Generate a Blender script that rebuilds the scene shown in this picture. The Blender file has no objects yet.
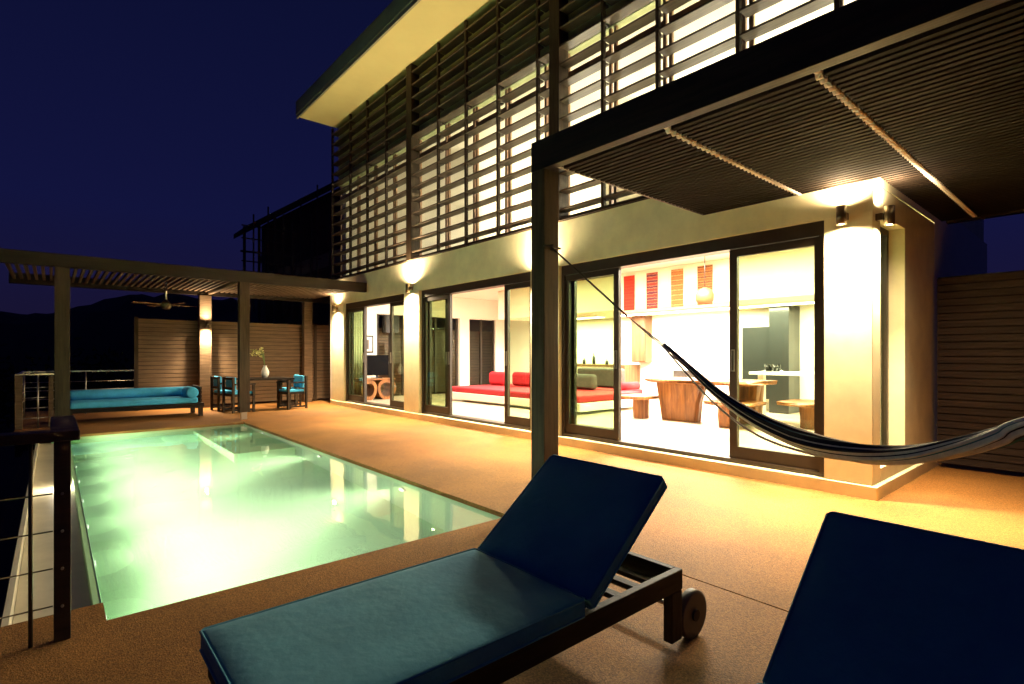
import bpy, math, random
random.seed(7)
R = math.radians
D = bpy.data
scene = bpy.context.scene
col = scene.collection

# ------------------------------------------------------------------ materials
M = {}
def mat(name, base, rough=0.6, metal=0.0, vary=0.0, scale=4.0, stretch=(1, 1, 1), bump=0.0, bscale=40.0, spec=0.5, emit=None, estr=0.0, base2=None, detail=4.0, sheen=0.0):
    m = D.materials.new(name); m.use_nodes = True
    nt = m.node_tree; b = nt.nodes['Principled BSDF']
    b.inputs['Base Color'].default_value = (*base, 1)
    b.inputs['Roughness'].default_value = rough
    b.inputs['Metallic'].default_value = metal
    b.inputs['Specular IOR Level'].default_value = spec
    if sheen: b.inputs['Sheen Weight'].default_value = sheen
    if emit:
        b.inputs['Emission Color'].default_value = (*emit, 1); b.inputs['Emission Strength'].default_value = estr
    if vary or bump or base2:
        tc = nt.nodes.new('ShaderNodeTexCoord'); mp = nt.nodes.new('ShaderNodeMapping')
        mp.inputs['Scale'].default_value = stretch
        nt.links.new(tc.outputs['Object'], mp.inputs['Vector'])
    if vary or base2:
        n = nt.nodes.new('ShaderNodeTexNoise'); n.inputs['Scale'].default_value = scale; n.inputs['Detail'].default_value = detail
        n.inputs['Roughness'].default_value = 0.65
        nt.links.new(mp.outputs['Vector'], n.inputs['Vector'])
        r = nt.nodes.new('ShaderNodeValToRGB')
        c1 = base2 if base2 else tuple(max(0, c * (1 - vary)) for c in base)
        c2 = base if base2 else tuple(min(1, c * (1 + vary)) for c in base)
        r.color_ramp.elements[0].position = 0.32; r.color_ramp.elements[1].position = 0.68
        r.color_ramp.elements[0].color = (*c1, 1); r.color_ramp.elements[1].color = (*c2, 1)
        nt.links.new(n.outputs['Fac'], r.inputs['Fac']); nt.links.new(r.outputs['Color'], b.inputs['Base Color'])
    if bump:
        n2 = nt.nodes.new('ShaderNodeTexNoise'); n2.inputs['Scale'].default_value = bscale; n2.inputs['Detail'].default_value = 3
        nt.links.new(mp.outputs['Vector'], n2.inputs['Vector'])
        bp = nt.nodes.new('ShaderNodeBump'); bp.inputs['Strength'].default_value = bump; bp.inputs['Distance'].default_value = 0.02
        nt.links.new(n2.outputs['Fac'], bp.inputs['Height']); nt.links.new(bp.outputs['Normal'], b.inputs['Normal'])
    M[name] = m
    return m

def glass(name, tint, refl=1.0):
    m = D.materials.new(name); m.use_nodes = True; nt = m.node_tree
    nt.nodes.remove(nt.nodes['Principled BSDF'])
    t = nt.nodes.new('ShaderNodeBsdfTransparent'); t.inputs['Color'].default_value = (*tint, 1)
    g = nt.nodes.new('ShaderNodeBsdfGlossy'); g.inputs['Roughness'].default_value = 0.0; g.inputs['Color'].default_value = (refl, refl, refl, 1)
    lw = nt.nodes.new('ShaderNodeLayerWeight'); lw.inputs['Blend'].default_value = .5
    p5 = nt.nodes.new('ShaderNodeMath'); p5.operation = 'POWER'; p5.inputs[1].default_value = 5
    f = nt.nodes.new('ShaderNodeMath'); f.operation = 'MULTIPLY_ADD'; f.inputs[1].default_value = .9; f.inputs[2].default_value = .03
    nt.links.new(lw.outputs['Facing'], p5.inputs[0]); nt.links.new(p5.outputs[0], f.inputs[0])
    x = nt.nodes.new('ShaderNodeMixShader')
    nt.links.new(f.outputs[0], x.inputs[0]); nt.links.new(t.outputs[0], x.inputs[1]); nt.links.new(g.outputs[0], x.inputs[2])
    nt.links.new(x.outputs[0], nt.nodes['Material Output'].inputs['Surface'])
    M[name] = m

def deck_material():
    m = D.materials.new('pebble_wash'); m.use_nodes = True; nt = m.node_tree; b = nt.nodes['Principled BSDF']
    tc = nt.nodes.new('ShaderNodeTexCoord')
    v = nt.nodes.new('ShaderNodeTexVoronoi'); v.inputs['Scale'].default_value = 170
    n = nt.nodes.new('ShaderNodeTexNoise'); n.inputs['Scale'].default_value = 1.3; n.inputs['Detail'].default_value = 5
    n3 = nt.nodes.new('ShaderNodeTexNoise'); n3.inputs['Scale'].default_value = 60; n3.inputs['Detail'].default_value = 6; n3.inputs['Roughness'].default_value = .8
    for q in (v, n, n3): nt.links.new(tc.outputs['Object'], q.inputs['Vector'])
    sp = nt.nodes.new('ShaderNodeSeparateColor'); nt.links.new(v.outputs['Color'], sp.inputs[0])
    r = nt.nodes.new('ShaderNodeValToRGB'); e = r.color_ramp.elements
    e[0].position = 0; e[0].color = (.18, .085, .022, 1); e[1].position = 1; e[1].color = (.43, .205, .054, 1)
    k = e.new(.5); k.color = (.29, .132, .032, 1)
    nt.links.new(sp.outputs[0], r.inputs['Fac'])
    r2 = nt.nodes.new('ShaderNodeValToRGB'); r2.color_ramp.elements[0].position = .3; r2.color_ramp.elements[1].position = .7
    r2.color_ramp.elements[0].color = (.72, .72, .72, 1); r2.color_ramp.elements[1].color = (1.1, 1.06, 1.0, 1)
    nt.links.new(n.outputs['Fac'], r2.inputs['Fac'])
    mx = nt.nodes.new('ShaderNodeMix'); mx.data_type = 'RGBA'; mx.blend_type = 'MULTIPLY'; mx.inputs[0].default_value = 1
    nt.links.new(r.outputs['Color'], mx.inputs[6]); nt.links.new(r2.outputs['Color'], mx.inputs[7])
    r3 = nt.nodes.new('ShaderNodeValToRGB'); r3.color_ramp.elements[0].position = .3; r3.color_ramp.elements[1].position = .65
    r3.color_ramp.elements[0].color = (.72, .70, .68, 1); r3.color_ramp.elements[1].color = (1.15, 1.13, 1.1, 1)
    nt.links.new(n3.outputs['Fac'], r3.inputs['Fac'])
    mx2 = nt.nodes.new('ShaderNodeMix'); mx2.data_type = 'RGBA'; mx2.blend_type = 'MULTIPLY'; mx2.inputs[0].default_value = 1
    nt.links.new(mx.outputs[2], mx2.inputs[6]); nt.links.new(r3.outputs['Color'], mx2.inputs[7])
    nt.links.new(mx2.outputs[2], b.inputs['Base Color'])
    b.inputs['Roughness'].default_value = .75; b.inputs['Specular IOR Level'].default_value = .3
    bp = nt.nodes.new('ShaderNodeBump'); bp.inputs['Strength'].default_value = .5; bp.inputs['Distance'].default_value = .004
    nt.links.new(v.outputs['Distance'], bp.inputs['Height']); nt.links.new(bp.outputs['Normal'], b.inputs['Normal'])
    M['deck'] = m

def wood(name, c1, c2, axis=0, rough=0.5, sc=9.0, spec=.4):
    st = [3.0, 3.0, 3.0]; st[axis] = .22
    mat(name, c2, rough, base2=c1, scale=sc, stretch=tuple(st), bump=.15, bscale=sc * 2, detail=7, spec=spec)

deck_material()
mat('grout', (.03, .022, .015), .9)
mat('cream', (.76, .73, .49), .8, vary=.10, scale=2.6, bump=.03, bscale=60)
mat('cream_in', (.80, .76, .66), .85, vary=.02, scale=2)
mat('bulkhead', (.72, .70, .56), .85, vary=.03, scale=2)
mat('soffit', (.44, .41, .17), .8, vary=.04, scale=1.5)
mat('fascia', (.16, .17, .11), .6, vary=.12, scale=3)
mat('olive', (.46, .52, .26), .8, vary=.15, scale=3)
mat('tile_in', (.55, .43, .32), .28, vary=.08, scale=1.0)
wood('darkx', (.008, .005, .003), (.020, .012, .008), 0, .6, spec=.2)
wood('darky', (.009, .006, .004), (.024, .015, .010), 1, .6, spec=.2)
wood('darkz', (.020, .012, .006), (.058, .036, .019), 2, .6, spec=.2)
wood('slat', (.005, .0035, .0025), (.014, .009, .006), 1, .85, spec=.08)
wood('blade', (.05, .036, .024), (.10, .070, .045), 1)
wood('rail_wood', (.020, .010, .007), (.045, .022, .014), 0, .55)
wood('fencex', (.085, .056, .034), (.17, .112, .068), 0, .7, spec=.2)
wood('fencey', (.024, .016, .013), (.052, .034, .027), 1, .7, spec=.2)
wood('joist', (.62, .58, .54), (.80, .76, .70), 0, .6)
wood('slab_wood', (.10, .032, .007), (.33, .130, .032), 2, .4, 6)
wood('cab_wood', (.10, .045, .018), (.20, .105, .045), 2, .5, 6)
mat('frame', (.030, .020, .012), .45, vary=.2, scale=5)
mat('winframe', (.34, .20, .11), .5, vary=.1)
mat('steel', (.50, .47, .42), .3, metal=.9)
mat('bronze', (.10, .075, .045), .4, metal=.6)
mat('black', (.012, .012, .013), .25)
mat('screen', (.005, .005, .006), .4, spec=.02)
mat('rubber', (.025, .022, .020), .8)
mat('wheel', (.075, .066, .058), .55, vary=.15, scale=10)
mat('navy', (.075, .285, .375), .85, vary=.10, scale=5, bump=.14, bscale=24, spec=.15, sheen=.1)
mat('turq', (.08, .46, .80), .85, vary=.12, scale=6, bump=.12, bscale=120, spec=.15)
mat('bed_red', (.36, .006, .014), .8, vary=.12, scale=6, bump=.1, bscale=60)
mat('grey_fab', (.09, .075, .065), .85, vary=.2, scale=14)
mat('h_navy', (.008, .012, .022), .8, vary=.2, scale=40)
mat('h_cream', (.74, .68, .60), .8, vary=.1, scale=40)
mat('h_teal', (.03, .16, .20), .8, vary=.1, scale=40)
mat('rope', (.05, .04, .03), .9)
mat('white', (.78, .76, .70), .5)
mat('chrome', (.6, .6, .58), .2, metal=1)
mat('green', (.10, .16, .04), .6)
mat('petal', (.62, .60, .25), .7)
mat('bulb', (1, .8, .5), .5, emit=(1, .72, .38), estr=30)
mat('bulb_in', (1, .85, .65), .5, emit=(1, .80, .52), estr=8)
mat('pool_lens', (.9, 1, .85), .4, emit=(.85, 1, .78), estr=.4)
mat('amber', (.15, .055, .014), .6, emit=(1, .45, .14), estr=.05)
mat('pool_tile', (.55, .92, .52), .5, vary=.03, scale=3)
mat('gutter', (.62, .55, .42), .6, vary=.10, scale=2.5, bump=.05, bscale=30)
mat('earth', (.020, .020, .013), .95, vary=.4, scale=.3)
mat('hill', (.010, .012, .008), .95, vary=.4, scale=.2)
mat('leaf_dark', (.018, .030, .012), .8, vary=.3, scale=2)
mat('bark', (.04, .03, .022), .9)
mat('neigh', (.055, .04, .035), .9, vary=.3, scale=.8)
mat('neigh_roof', (.030, .024, .022), .9, vary=.3, scale=.8)
mat('conc', (.16, .14, .12), .9, vary=.2, scale=1)
mat('art_paper', (.62, .60, .55), .7)
mat('glaze_grey', (.022, .024, .023), .2)
glass('pane', (.80, .87, .74))
glass('pane_clear', (.92, .92, .86), .6)

def textile(name, ca, cb, cc, freq):
    m = D.materials.new(name); m.use_nodes = True; nt = m.node_tree; b = nt.nodes['Principled BSDF']; b.inputs['Roughness'].default_value = .9
    tc = nt.nodes.new('ShaderNodeTexCoord'); w = nt.nodes.new('ShaderNodeTexWave'); w.bands_direction = 'Z'
    w.inputs['Scale'].default_value = freq; w.inputs['Distortion'].default_value = 1.2; w.inputs['Detail Scale'].default_value = 9
    nt.links.new(tc.outputs['Object'], w.inputs['Vector'])
    r = nt.nodes.new('ShaderNodeValToRGB'); r.color_ramp.interpolation = 'CONSTANT'; e = r.color_ramp.elements
    e[0].color = (*ca, 1); e[1].position = .45; e[1].color = (*cb, 1); k = e.new(.78); k.color = (*cc, 1)
    nt.links.new(w.outputs['Fac'], r.inputs['Fac']); nt.links.new(r.outputs['Color'], b.inputs['Base Color'])
    M[name] = m
textile('tx_red', (.42, .020, .006), (.50, .04, .012), (.30, .015, .006), 2.2)
textile('tx_multi', (.26, .03, .02), (.36, .17, .10), (.10, .015, .04), 2.6)
textile('tx_gold', (.30, .12, .03), (.22, .05, .015), (.40, .22, .08), 3.2)
textile('tx_brown', (.24, .08, .02), (.34, .17, .06), (.12, .04, .015), 3.2)

def water_material():
    m = D.materials.new('water'); m.use_nodes = True; nt = m.node_tree
    nt.nodes.remove(nt.nodes['Principled BSDF'])
    g = nt.nodes.new('ShaderNodeBsdfGlass'); g.inputs['IOR'].default_value = 1.33; g.inputs['Roughness'].default_value = 0.0
    g.inputs['Color'].default_value = (1, 1, 1, 1)
    tc = nt.nodes.new('ShaderNodeTexCoord'); n = nt.nodes.new('ShaderNodeTexNoise'); n.inputs['Scale'].default_value = 2.2; n.inputs['Detail'].default_value = 1.5
    nt.links.new(tc.outputs['Object'], n.inputs['Vector'])
    bp = nt.nodes.new('ShaderNodeBump'); bp.inputs['Strength'].default_value = .05; bp.inputs['Distance'].default_value = .05
    nt.links.new(n.outputs['Fac'], bp.inputs['Height']); nt.links.new(bp.outputs['Normal'], g.inputs['Normal'])
    nt.links.new(g.outputs[0], nt.nodes['Material Output'].inputs['Surface'])
    M['water'] = m
    m2 = D.materials.new('water_side'); m2.use_nodes = True; n2 = m2.node_tree; n2.nodes.remove(n2.nodes['Principled BSDF'])
    t = n2.nodes.new('ShaderNodeBsdfTransparent'); n2.links.new(t.outputs[0], n2.nodes['Material Output'].inputs['Surface'])
    M['water_side'] = m2
    for q in (nt, n2):
        v = q.nodes.new('ShaderNodeVolumePrincipled'); v.inputs['Color'].default_value = (.74, 1, .70, 1); v.inputs['Density'].default_value = VOL
        v.inputs['Absorption Color'].default_value = (.55, 1, .60, 1); v.inputs['Anisotropy'].default_value = .2
        q.links.new(v.outputs[0], q.nodes['Material Output'].inputs['Volume'])
VOL = .42
water_material()

# ------------------------------------------------------------------ mesh builder
class MB:
    def __init__(s): s.v = []; s.f = []; s.mi = []; s.sm = []
    def add(s, vs, fs, mi=0, smooth=False):
        o = len(s.v); s.v += [tuple(p) for p in vs]
        for f in fs: s.f.append(tuple(o + i for i in f)); s.mi.append(mi); s.sm.append(smooth)
        return s
    def box(s, x0, x1, y0, y1, z0, z1, mi=0):
        vs = [(x, y, z) for z in (z0, z1) for y in (y0, y1) for x in (x0, x1)]
        return s.add(vs, [(0, 2, 3, 1), (4, 5, 7, 6), (0, 1, 5, 4), (2, 6, 7, 3), (0, 4, 6, 2), (1, 3, 7, 5)], mi)
    def bar(s, a, b, w, h, up=(0, 0, 1), mi=0):
        from mathutils import Vector as V
        a = V(a); b = V(b); d = (b - a).normalized(); u = V(up); sd = d.cross(u)
        if sd.length < 1e-4: sd = d.cross(V((0, 1, 0)))
        sd.normalize(); u = sd.cross(d).normalized()
        vs = []
        for p in (a, b):
            for i, j in ((-1, -1), (1, -1), (1, 1), (-1, 1)): vs.append(p + sd * (w / 2 * i) + u * (h / 2 * j))
        return s.add(vs, [(0, 1, 2, 3), (7, 6, 5, 4), (0, 4, 5, 1), (1, 5, 6, 2), (2, 6, 7, 3), (3, 7, 4, 0)], mi)
    def tube(s, pts, rad, n=10, mi=None, cap=True, squash=1.0, stripes=None):
        from mathutils import Vector as V
        pts = [V(p) for p in pts]; N = len(pts)
        rad = rad if isinstance(rad, (list, tuple)) else [rad] * N
        vs = []; pu = None
        for i, p in enumerate(pts):
            t = (pts[min(i + 1, N - 1)] - pts[max(i - 1, 0)]).normalized()
            if pu is None:
                pu = V((0, 0, 1)) if abs(t.z) < .95 else V((1, 0, 0))
            pu = (pu - t * pu.dot(t)).normalized(); sd = t.cross(pu)
            for k in range(n):
                a = 2 * math.pi * k / n
                vs.append(p + pu * (math.cos(a) * rad[i]) + sd * (math.sin(a) * rad[i] * squash))
        o = len(s.v); s.v += [tuple(v) for v in vs]
        for i in range(N - 1):
            for k in range(n):
                k2 = (k + 1) % n
                s.f.append((o + i * n + k, o + i * n + k2, o + (i + 1) * n + k2, o + (i + 1) * n + k))
                s.mi.append(stripes[k] if stripes else (mi or 0)); s.sm.append(True)
        if cap:
            s.f.append(tuple(o + k for k in reversed(range(n)))); s.mi.append(mi or 0); s.sm.append(False)
            s.f.append(tuple(o + (N - 1) * n + k for k in range(n))); s.mi.append(mi or 0); s.sm.append(False)
        return s
    def cyl(s, a, b, r, n=20, mi=0): return s.tube([a, b], r, n, mi)
    def lathe(s, c, prof, n=20, mi=0):
        vs = [(c[0] + r * math.cos(2 * math.pi * k / n), c[1] + r * math.sin(2 * math.pi * k / n), c[2] + z) for r, z in prof for k in range(n)]
        fs = [(i * n + k, i * n + (k + 1) % n, (i + 1) * n + (k + 1) % n, (i + 1) * n + k) for i in range(len(prof) - 1) for k in range(n)]
        return s.add(vs, fs, mi, True)
    def build(s, name, m, parent=None, bevel=0, seg=2, sub=0, smooth=False, world=True):
        me = D.meshes.new(name); me.from_pydata(s.v, [], s.f)
        for q in (m if isinstance(m, (list, tuple)) else [m]): me.materials.append(M[q])
        for p, i, sm in zip(me.polygons, s.mi, s.sm): p.material_index = i; p.use_smooth = sm or smooth
        me.update()
        o = D.objects.new(name, me); col.objects.link(o)
        if parent is not None:
            o.parent = parent
            # geometry is given in world coordinates; shift it into the root's frame
            root = parent
            while root.parent: root = root.parent
            if world and not parent.get('_local'):
                off = root.location if parent is root else root.location
                if parent is root or True:
                    me.transform(__import__('mathutils').Matrix.Translation(-off))
        if bevel:
            b = o.modifiers.new('bevel', 'BEVEL'); b.width = bevel; b.segments = seg; b.limit_method = 'ANGLE'; b.angle_limit = R(40)
        if sub:
            b = o.modifiers.new('sub', 'SUBSURF'); b.levels = sub; b.render_levels = sub
        return o

def tag(o, label=None, cat=None, group=None, kind=None):
    if label: o['label'] = label
    if cat: o['category'] = cat
    if group: o['group'] = group
    if kind: o['kind'] = kind
    return o
def thing(name, label, cat, loc=(0, 0, 0), group=None):
    o = D.objects.new(name, None); o.empty_display_size = .2; col.objects.link(o); o.location = loc
    return tag(o, label, cat, group)
def copy_tree(o, parent=None):
    c = o.copy(); col.objects.link(c)
    if parent is not None: c.parent = parent
    for ch in [k for k in D.objects if k.parent == o]: copy_tree(ch, c)
    return c
def box(name, m, p, x0, x1, y0, y1, z0, z1, bevel=0): return MB().box(x0, x1, y0, y1, z0, z1).build(name, m, p, bevel)
def lamp(name, kind, loc, energy, color, parent=None, aim=None, **kw):
    from mathutils import Vector as V
    l = D.lights.new(name, kind); l.energy = energy; l.color = color
    for k, v in kw.items(): setattr(l, k, v)
    o = D.objects.new(name, l); col.objects.link(o); o.location = loc
    if aim is not None: o.rotation_euler = (V(aim) - V(loc)).to_track_quat('-Z', 'Y').to_euler()
    if parent is not None: o.parent = parent; o.location = V(loc) - parent.location
    return o

WARM = (1, .73, .43); INW = (1, .92, .76)

# ------------------------------------------------------------------ ground, deck, pool
tag(MB().box(-400, 400, -300, 500, -3.2, -3.0).build('ground', 'earth'), kind='structure')
hm = MB()
NX, NY = 150, 14
def hz(i, j):
    i = i * .4; a = R(-75 + i * 2.2); d = 38 + j * 9
    x = d * math.sin(a); y = d * math.cos(a)
    base = max(0, math.sin(min(1, j / 7) * math.pi / 2))
    h = base * (10.4 + 1.5 * math.sin(i * .33 + .5) + .7 * math.sin(i * .9) + .42 * random.uniform(-1, 1)) * (1 + j * .03)
    return (x, y, -3.05 + h)
hm.add([hz(i, j) for j in range(NY) for i in range(NX)], [(j * NX + i, j * NX + i + 1, (j + 1) * NX + i + 1, (j + 1) * NX + i) for j in range(NY - 1) for i in range(NX - 1)])
tag(hm.build('hills', 'hill'), kind='structure')

dk = MB()
JX = 2.82
for (x0, x1, y0, y1) in ((-3.4, .2, -4, 3.52), (.2, JX - .006, -4, 3.27), (JX + .006, 8.2, -4, 3.27), (2.80, 8.2, 3.27, 16.5), (-.5, 2.80, 11.2, 16.5), (8.2, 14, 13.9, 16.5)):
    dk.box(x0, x1, y0, y1, -.04, 0)
dko = dk.build('deck', 'deck'); tag(dko, kind='structure')
tag(MB().box(-3.38, 8.15, -3.95, 3.2, -.30, -.06).box(2.95, 8.15, 3.2, 16.4, -.30, -.06).box(-.45, 2.95, 11.35, 16.4, -.30, -.06)
    .box(-.35, -.2, 3.5, 11.3, -.9, -.2).build('deck_base', 'grout'), kind='structure')

PB = -1.0
b = MB()
b.box(-.02, 3.0, 3.07, 11.4, PB - .2, PB)                        # floor
b.box(2.80, 2.93, 3.27, 11.2, PB, -.042)                        # right wall
b.box(.2, 2.93, 3.13, 3.27, PB, -.042)                        # near wall
b.box(-.02, 2.93, 11.2, 11.33, PB, -.042)                       # far wall
b.box(.165, .2, 3.4, 11.2, PB, -.045)                             # overflow wall
b.box(.10, .2, 3.27, 3.4, PB, -.042)
b.box(1.95, 2.797, 8.3, 11.197, PB, -.42)                        # bench
b.box(1.45, 1.947, 10.4, 11.197, PB, -.8)
tag(b.build('pool_basin', 'pool_tile'), kind='structure')
g = MB().box(-.16, .163, 3.53, 11.3, -.55, -.11).box(-.19, -.163, 3.53, 11.3, -.55, -.01)
tag(g.build('overflow_channel', 'gutter'), kind='structure')
w = MB().box(.203, 2.797, 3.273, 11.197, PB + .003, -.04); w.mi = [1, 0, 1, 1, 1, 1]
wo = w.build('pool_water', ['water', 'water_side']); tag(wo, kind='structure')

# ------------------------------------------------------------------ house
H = thing('villa', 'two storey cream villa with dark louvred upper floor and lit glass doors', 'house', (5.6, 7.5, 0))
FX, Y0, Y1 = 5.6, 1.5, 13.72
box('plinth', 'cream', H, 5.55, 7.9, 1.46, 13.78, -.02, .12, .006)
box('floor', 'tile_in', H, 5.75, 11.5, 1.7, 13.5, .122, .135)
# facade beam above the doors
box('facade_wall', 'cream', H, FX, 5.86, 1.502, Y1, 2.60, 3.24, .004)
# columns (front)
box('column', 'cream', H, 5.575, 5.80, 1.50, 1.90, .122, 2.598, .005)
box('column', 'cream', H, 5.575, 5.85, 5.42, 6.02, .122, 2.598, .005)
box('column', 'cream', H, 5.575, 5.85, 9.32, 9.93, .122, 2.598, .005)
box('column', 'cream', H, 5.575, 5.85, 12.98, 13.72, .122, 2.598, .005)
# side wall with a tall slit window
sw = MB().box(6.63, 7.9, 1.50, 1.75, .122, 2.86).box(5.802, 6.628, 1.50, 1.75, .122, .25).box(5.862, 6.628, 1.50, 1.75, 2.60, 2.86).box(7.65, 7.9, 1.752, 2.6, .122, 2.86)
sw.build('side_wall', 'cream', H, .004)
sf = MB().box(5.82, 5.90, 1.64, 1.70, .25, 2.6).box(6.56, 6.625, 1.64, 1.70, .25, 2.6).box(5.90, 6.56, 1.64, 1.70, .25, .31).box(5.90, 6.56, 1.64, 1.70, 2.54, 2.6).build('window', 'frame', H)
MB().box(5.90, 6.56, 1.665, 1.675, .31, 2.54).build('pane', 'pane', sf)
# interior shell
iw = MB()
iw.box(11.5, 11.7, 1.6, 13.9, .0, 3.1)
iw.box(7.9, 11.5, 1.5, 1.7, 0, 3.1)
iw.box(5.9, 11.5, 13.72, 13.9, 2.45, 3.1).box(11.12, 11.5, 13.72, 13.9, 0, 2.45).box(9.65, 10.02, 13.68, 13.9, 0, 2.45).box(7.75, 8.0, 13.72, 13.9, 0, 2.45).box(5.6, 5.9, 13.74, 13.9, 0, 3.1).box(5.9, 6.85, 13.72, 13.9, 0, 2.45)
iw.build('interior_wall', 'cream_in', H)
box('bulkhead', 'bulkhead', H, 9.5, 11.49, 1.72, 11.6, 2.30, 3.095)
box('ceiling', 'cream_in', H, 5.87, 11.7, 1.72, 13.71, 3.10, 3.18)
for (xa, xb) in ((6.87, 7.75), (8.0, 9.65), (10.02, 11.12)):
    f = MB()
    xm = (xa + xb) / 2
    for q in (xa, xm - .03, xb - .06): f.box(q, q + .06, 13.78, 13.84, .12, 2.45)
    fo = f.build('window', 'frame', H)
    MB().box(xa + .061, xb - .061, 13.808, 13.814, .13, 2.44).build('pane', 'pane_clear', fo)
# sliding doors
def doors(ya, yb, mull, open_mid):
    fr = MB()
    fr.box(5.63, 5.80, ya, yb, 2.46, 2.597).box(5.63, 5.80, ya, yb, .122, .165)
    fr.box(5.63, 5.80, ya, ya + .05, .166, 2.459).box(5.63, 5.80, yb - .05, yb, .166, 2.459)
    fr.build('door_frame', 'frame', H)
    for (a, b_, xo) in mull:
        st = .085
        d = MB().box(xo, xo + .05, a, a + st, .17, 2.455).box(xo, xo + .05, b_ - st, b_, .17, 2.455)
        d.box(xo, xo + .05, a + st, b_ - st, .17, .30).box(xo, xo + .05, a + st, b_ - st, 2.375, 2.455)
        do = d.build('sliding_door', 'frame', H)
        MB().box(xo + .022, xo + .028, a + st, b_ - st, .30, 2.375).build('pane', 'pane', do)
        hy = a + st / 2 if open_mid == 'b' else b_ - st / 2
        hm_ = MB()
        for hy in (a + st / 2, b_ - st / 2):
            if ya + .3 < hy < yb - .3:
                hm_.box(xo - .012, xo - .001, hy - .018, hy - .010, 1.12, 1.36).box(xo - .012, xo - .001, hy + .010, hy + .018, 1.12, 1.36)
                hm_.box(xo - .012, xo - .001, hy - .010, hy + .010, 1.35, 1.36).box(xo - .012, xo - .001, hy - .010, hy + .010, 1.12, 1.13)
        if hm_.v: hm_.build('handle', 'steel', do)
doors(1.91, 5.41, ((1.93, 2.88, 5.66), (4.40, 5.38, 5.66), (4.455, 5.34, 5.735)), 'c')
doors(6.03, 9.31, ((6.05, 6.75, 5.66), (8.34, 9.29, 5.66), (8.53, 9.26, 5.735)), 'b')
doors(9.94, 12.97, ((9.96, 10.70, 5.66), (11.98, 12.95, 5.66), (12.10, 12.92, 5.735)), 'a')

# upper storey
LX = 5.62
mul = [13.66, 12.54, 11.61, 10.68, 9.64, 8.59, 7.69, 6.79, 5.84, 5.46, 4.58, 3.73, 2.73, 1.78]
box('upper_floor_slab', 'cream_in', H, 5.88, 11.7, 1.72, 13.71, 3.182, 3.30)
uw = MB().box(5.74, 5.86, 1.52, 13.70, 5.76, 7.24)
uw.build('upper_wall', 'olive', H)
iu = MB().box(11.0, 11.2, 1.5, 13.7, 3.3, 5.9).box(5.87, 11.0, 1.52, 1.7, 3.3, 5.9).box(5.87, 11.0, 13.5, 13.68, 3.3, 5.9).box(7.2, 11, 9.5, 9.62, 3.3, 5.9)
iu.box(8.8, 8.95, 5.2, 7.3, 3.3, 5.2)
iu.build('upper_interior_wall', 'cream_in', H)
box('upper_ceiling', 'cream_in', H, 5.87, 11.2, 1.52, 13.68, 5.9, 6.0)
box('side_upper_wall', 'cream', H, 5.87, 11.2, 1.502, 1.518, 2.87, 7.24)
for i in range(len(mul) - 1):
    yb_, ya_ = mul[i], mul[i + 1]
    big = ya_ in (9.64, 5.46)
    MBp = MB()
    if i < len(mul) - 1:
        n = 15
        for k in range(n):
            z = 3.40 + k * .262
            MBp.box(LX - .085, LX + .085, ya_ + .022, yb_ - .022, z - .013, z + .013)
    MBp.build('louvre_panel', 'blade', H)
    # window behind this bay
    f = MB(); a, c = ya_ + .02, yb_ - .02
    f.box(5.76, 5.80, a, a + .045, 3.302, 5.755).box(5.76, 5.80, c - .045, c, 3.302, 5.755)
    f.box(5.76, 5.80, a + .045, c - .045, 5.40, 5.47).box(5.76, 5.80, a + .045, c - .045, 3.302, 3.36)
    fo = f.build('window', 'winframe', H)
    MB().box(5.777, 5.783, a + .045, c - .045, 3.36, 5.40).box(5.777, 5.783, a + .045, c - .045, 5.47, 5.755).build('pane', 'pane_clear', fo)
for y in mul:
    wd = .10 if y in (9.64, 5.46) else .022
    if y in (9.64, 5.46): box('louvre_post', 'darkz', H, LX - .10, LX + .095, y - .10, y + .10, 3.242, 7.24)
    else: box('louvre_post', 'darkz', H, LX - .082, LX - .030, y - wd, y + wd, 3.242, 7.24)
box('louvre_sill', 'darky', H, LX - .08, 5.73, 1.6, 13.7, 3.243, 3.275)
# partition frames seen upstairs
# roof
box('soffit', 'soffit', H, 4.66, 11.5, .2, 13.56, 7.25, 7.30)
rf = MB().box(4.60, 11.6, .15, 13.62, 7.302, 7.64)
rf.build('roof', 'fascia', H, .01)
box('fascia_board', 'fascia', H, 4.615, 4.655, .16, 13.60, 7.22, 7.30)

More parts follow.
